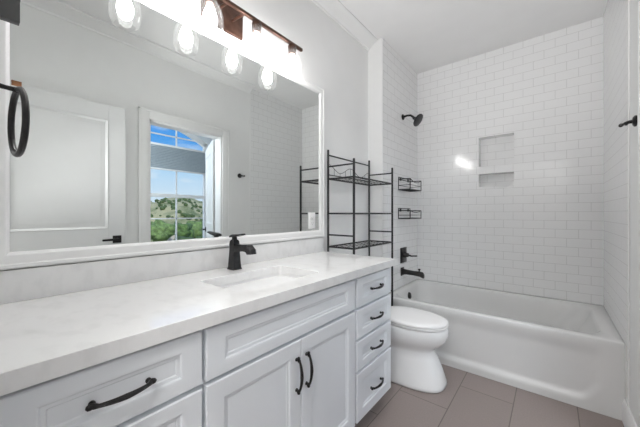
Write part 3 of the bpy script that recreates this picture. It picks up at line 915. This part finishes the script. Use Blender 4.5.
b.tube([(RX0, RY0 + (RY1 - RY0) * k / n, gz(k / n)) for k in range(n + 1)], 0.0022, 6)
for k in range(1, 8):
    y = RY0 + (RY1 - RY0) * k / 8
    b.tube([(RX0, y, 1.492), (RX0, y, gz(k / 8))], 0.0018, 6)
b.build('gallery', M_WIRE, rk)

# ------------------------------------------------------------------ view outside the bedroom window
VX = 2 * XM      # the mirrored eye stands here


def polar(a, D): return VX + D * cos(R(a)), D * sin(R(a))


def hill_z(a, D):
    z = -14 + 3 * sin(D * 0.05 + a * 0.2)
    t = sm(105, 255, D)
    ridge = 13.0 - 0.75 * max(0, a - 25) + 2.2 * sin(a * 0.55) + 1.0 * sin(a * 1.7 + 1)
    return z + (ridge + 14) * t


rows = []
for i in range(70):
    D = 18 + (300 - 18) * i / 69
    rows.append([(*polar(a * 0.5, D), hill_z(a * 0.5, D) + 0.5 * sin(D * 0.7) * cos(a * 1.3) - 30 * (1 - sm(18, 50, D)) * 0.2) for a in range(10, 90)])
M_HILL = noise_color(mat('hillside', (0.12, 0.15, 0.05), 0.9), (0.13, 0.17, 0.06), (0.42, 0.40, 0.22), 0.07, 8, 0.38, 0.56)
o = MB().rings(rows, False, False, closed=False).build('hill', M_HILL)
struct(o)
M_LEAF = [noise_color(mat('leaf_%d' % i, c, 0.8), tuple(v * 0.6 for v in c), tuple(min(1, v * 1.5) for v in c), 1.4, 6) for i, c in enumerate(((0.085, 0.15, 0.04), (0.13, 0.20, 0.06), (0.07, 0.11, 0.035)))]
M_BARK = noise_color(mat('bark', (0.09, 0.06, 0.04), 0.9), (0.07, 0.05, 0.03), (0.11, 0.08, 0.05), 4)


def blob(bm, c, r, sq=0.8, sub=2):
    res = bmesh.ops.create_icosphere(bm, subdivisions=sub, radius=1.0)
    ph = random.random() * 9
    for v in res['verts']:
        p = v.co
        k = 1 + 0.18 * sin(5 * p.x + ph) * sin(4 * p.y + ph * 1.3) + 0.12 * sin(9 * p.z + ph) + random.uniform(-0.08, 0.08)
        v.co = Vector((c[0] + p.x * r * k, c[1] + p.y * r * k, c[2] + p.z * r * sq * k))


# woods on the far slope: nobody could count them
b = MB()
for _ in range(300):
    a = random.uniform(13, 36); D = random.uniform(112, 262)
    x, y = polar(a, D); r = random.uniform(0.7, 1.6)
    blob(b.bm, (x, y, hill_z(a, D) + r * 0.5), r, 0.85, 1)
o = b.build('hillside_woods', M_LEAF[2])
tag(o, 'dark scrub trees scattered over the distant sunlit hillside', 'woods', kind='stuff')
near = [(18.2, 60, 2.4), (21.9, 70, 2.5), (25.6, 58, 2.4), (29.4, 68, 2.6), (19.6, 86, 2.8), (22.3, 100, 3.0), (25.2, 84, 2.8), (27.4, 98, 3.0), (32.0, 84, 3.2), (15.6, 76, 2.8), (18.4, 108, 3.0)]
for i, (a, D, r) in enumerate(near):
    x, y = polar(a, D)
    top = 1.2 - D * (0.072 if D < 70 else 0.030) + 0.4 * sin(i * 2.1)
    zc_ = top - r * 0.8
    gz_ = hill_z(a, D)
    t = thing('tree', 'rounded green tree in the valley outside the bedroom window', 'tree', (x, y, gz_), 'trees in the valley outside the window')
    b = MB()
    blob(b.bm, (x, y, zc_), r, 0.85, 3)
    for k in range(5):
        an = k * 1.26 + i
        blob(b.bm, (x + r * 0.6 * cos(an), y + r * 0.6 * sin(an), zc_ - r * 0.12 + r * 0.25 * sin(k * 2.0)), r * 0.55, 0.9, 2)
    b.build('crown', M_LEAF[i % 3], t, angle=80)
    MB().lathe([(0.35, gz_ - 0.3), (0.22, zc_)], (x, y, 0), (0, 0, 1), 8).build('trunk', M_BARK, t)
hx, hy = polar(22.6, 76)
hz = 1.2 - 76 * 0.072
ho = thing('house', 'small house with a reddish roof among the trees outside the window', 'house', (hx, hy, hz - 3))
MB().box(hx - 1.5, hx + 1.5, hy - 1.6, hy + 1.6, hz - 9.0, hz + 0.9).build('house_walls', mat('house_wall', (0.55, 0.50, 0.44), 0.8), ho, smooth=False)
MB().rings([[(hx - 1.8, hy - 2.0, hz + 0.9), (hx + 1.8, hy - 2.0, hz + 0.9), (hx + 1.8, hy + 2.0, hz + 0.9), (hx - 1.8, hy + 2.0, hz + 0.9)],
            [(hx - 0.3, hy - 1.1, hz + 1.8), (hx + 0.3, hy - 1.1, hz + 1.8), (hx + 0.3, hy + 1.1, hz + 1.8), (hx - 0.3, hy + 1.1, hz + 1.8)]]).build('roof', mat('house_roof', (0.30, 0.20, 0.17), 0.8), ho, smooth=False)
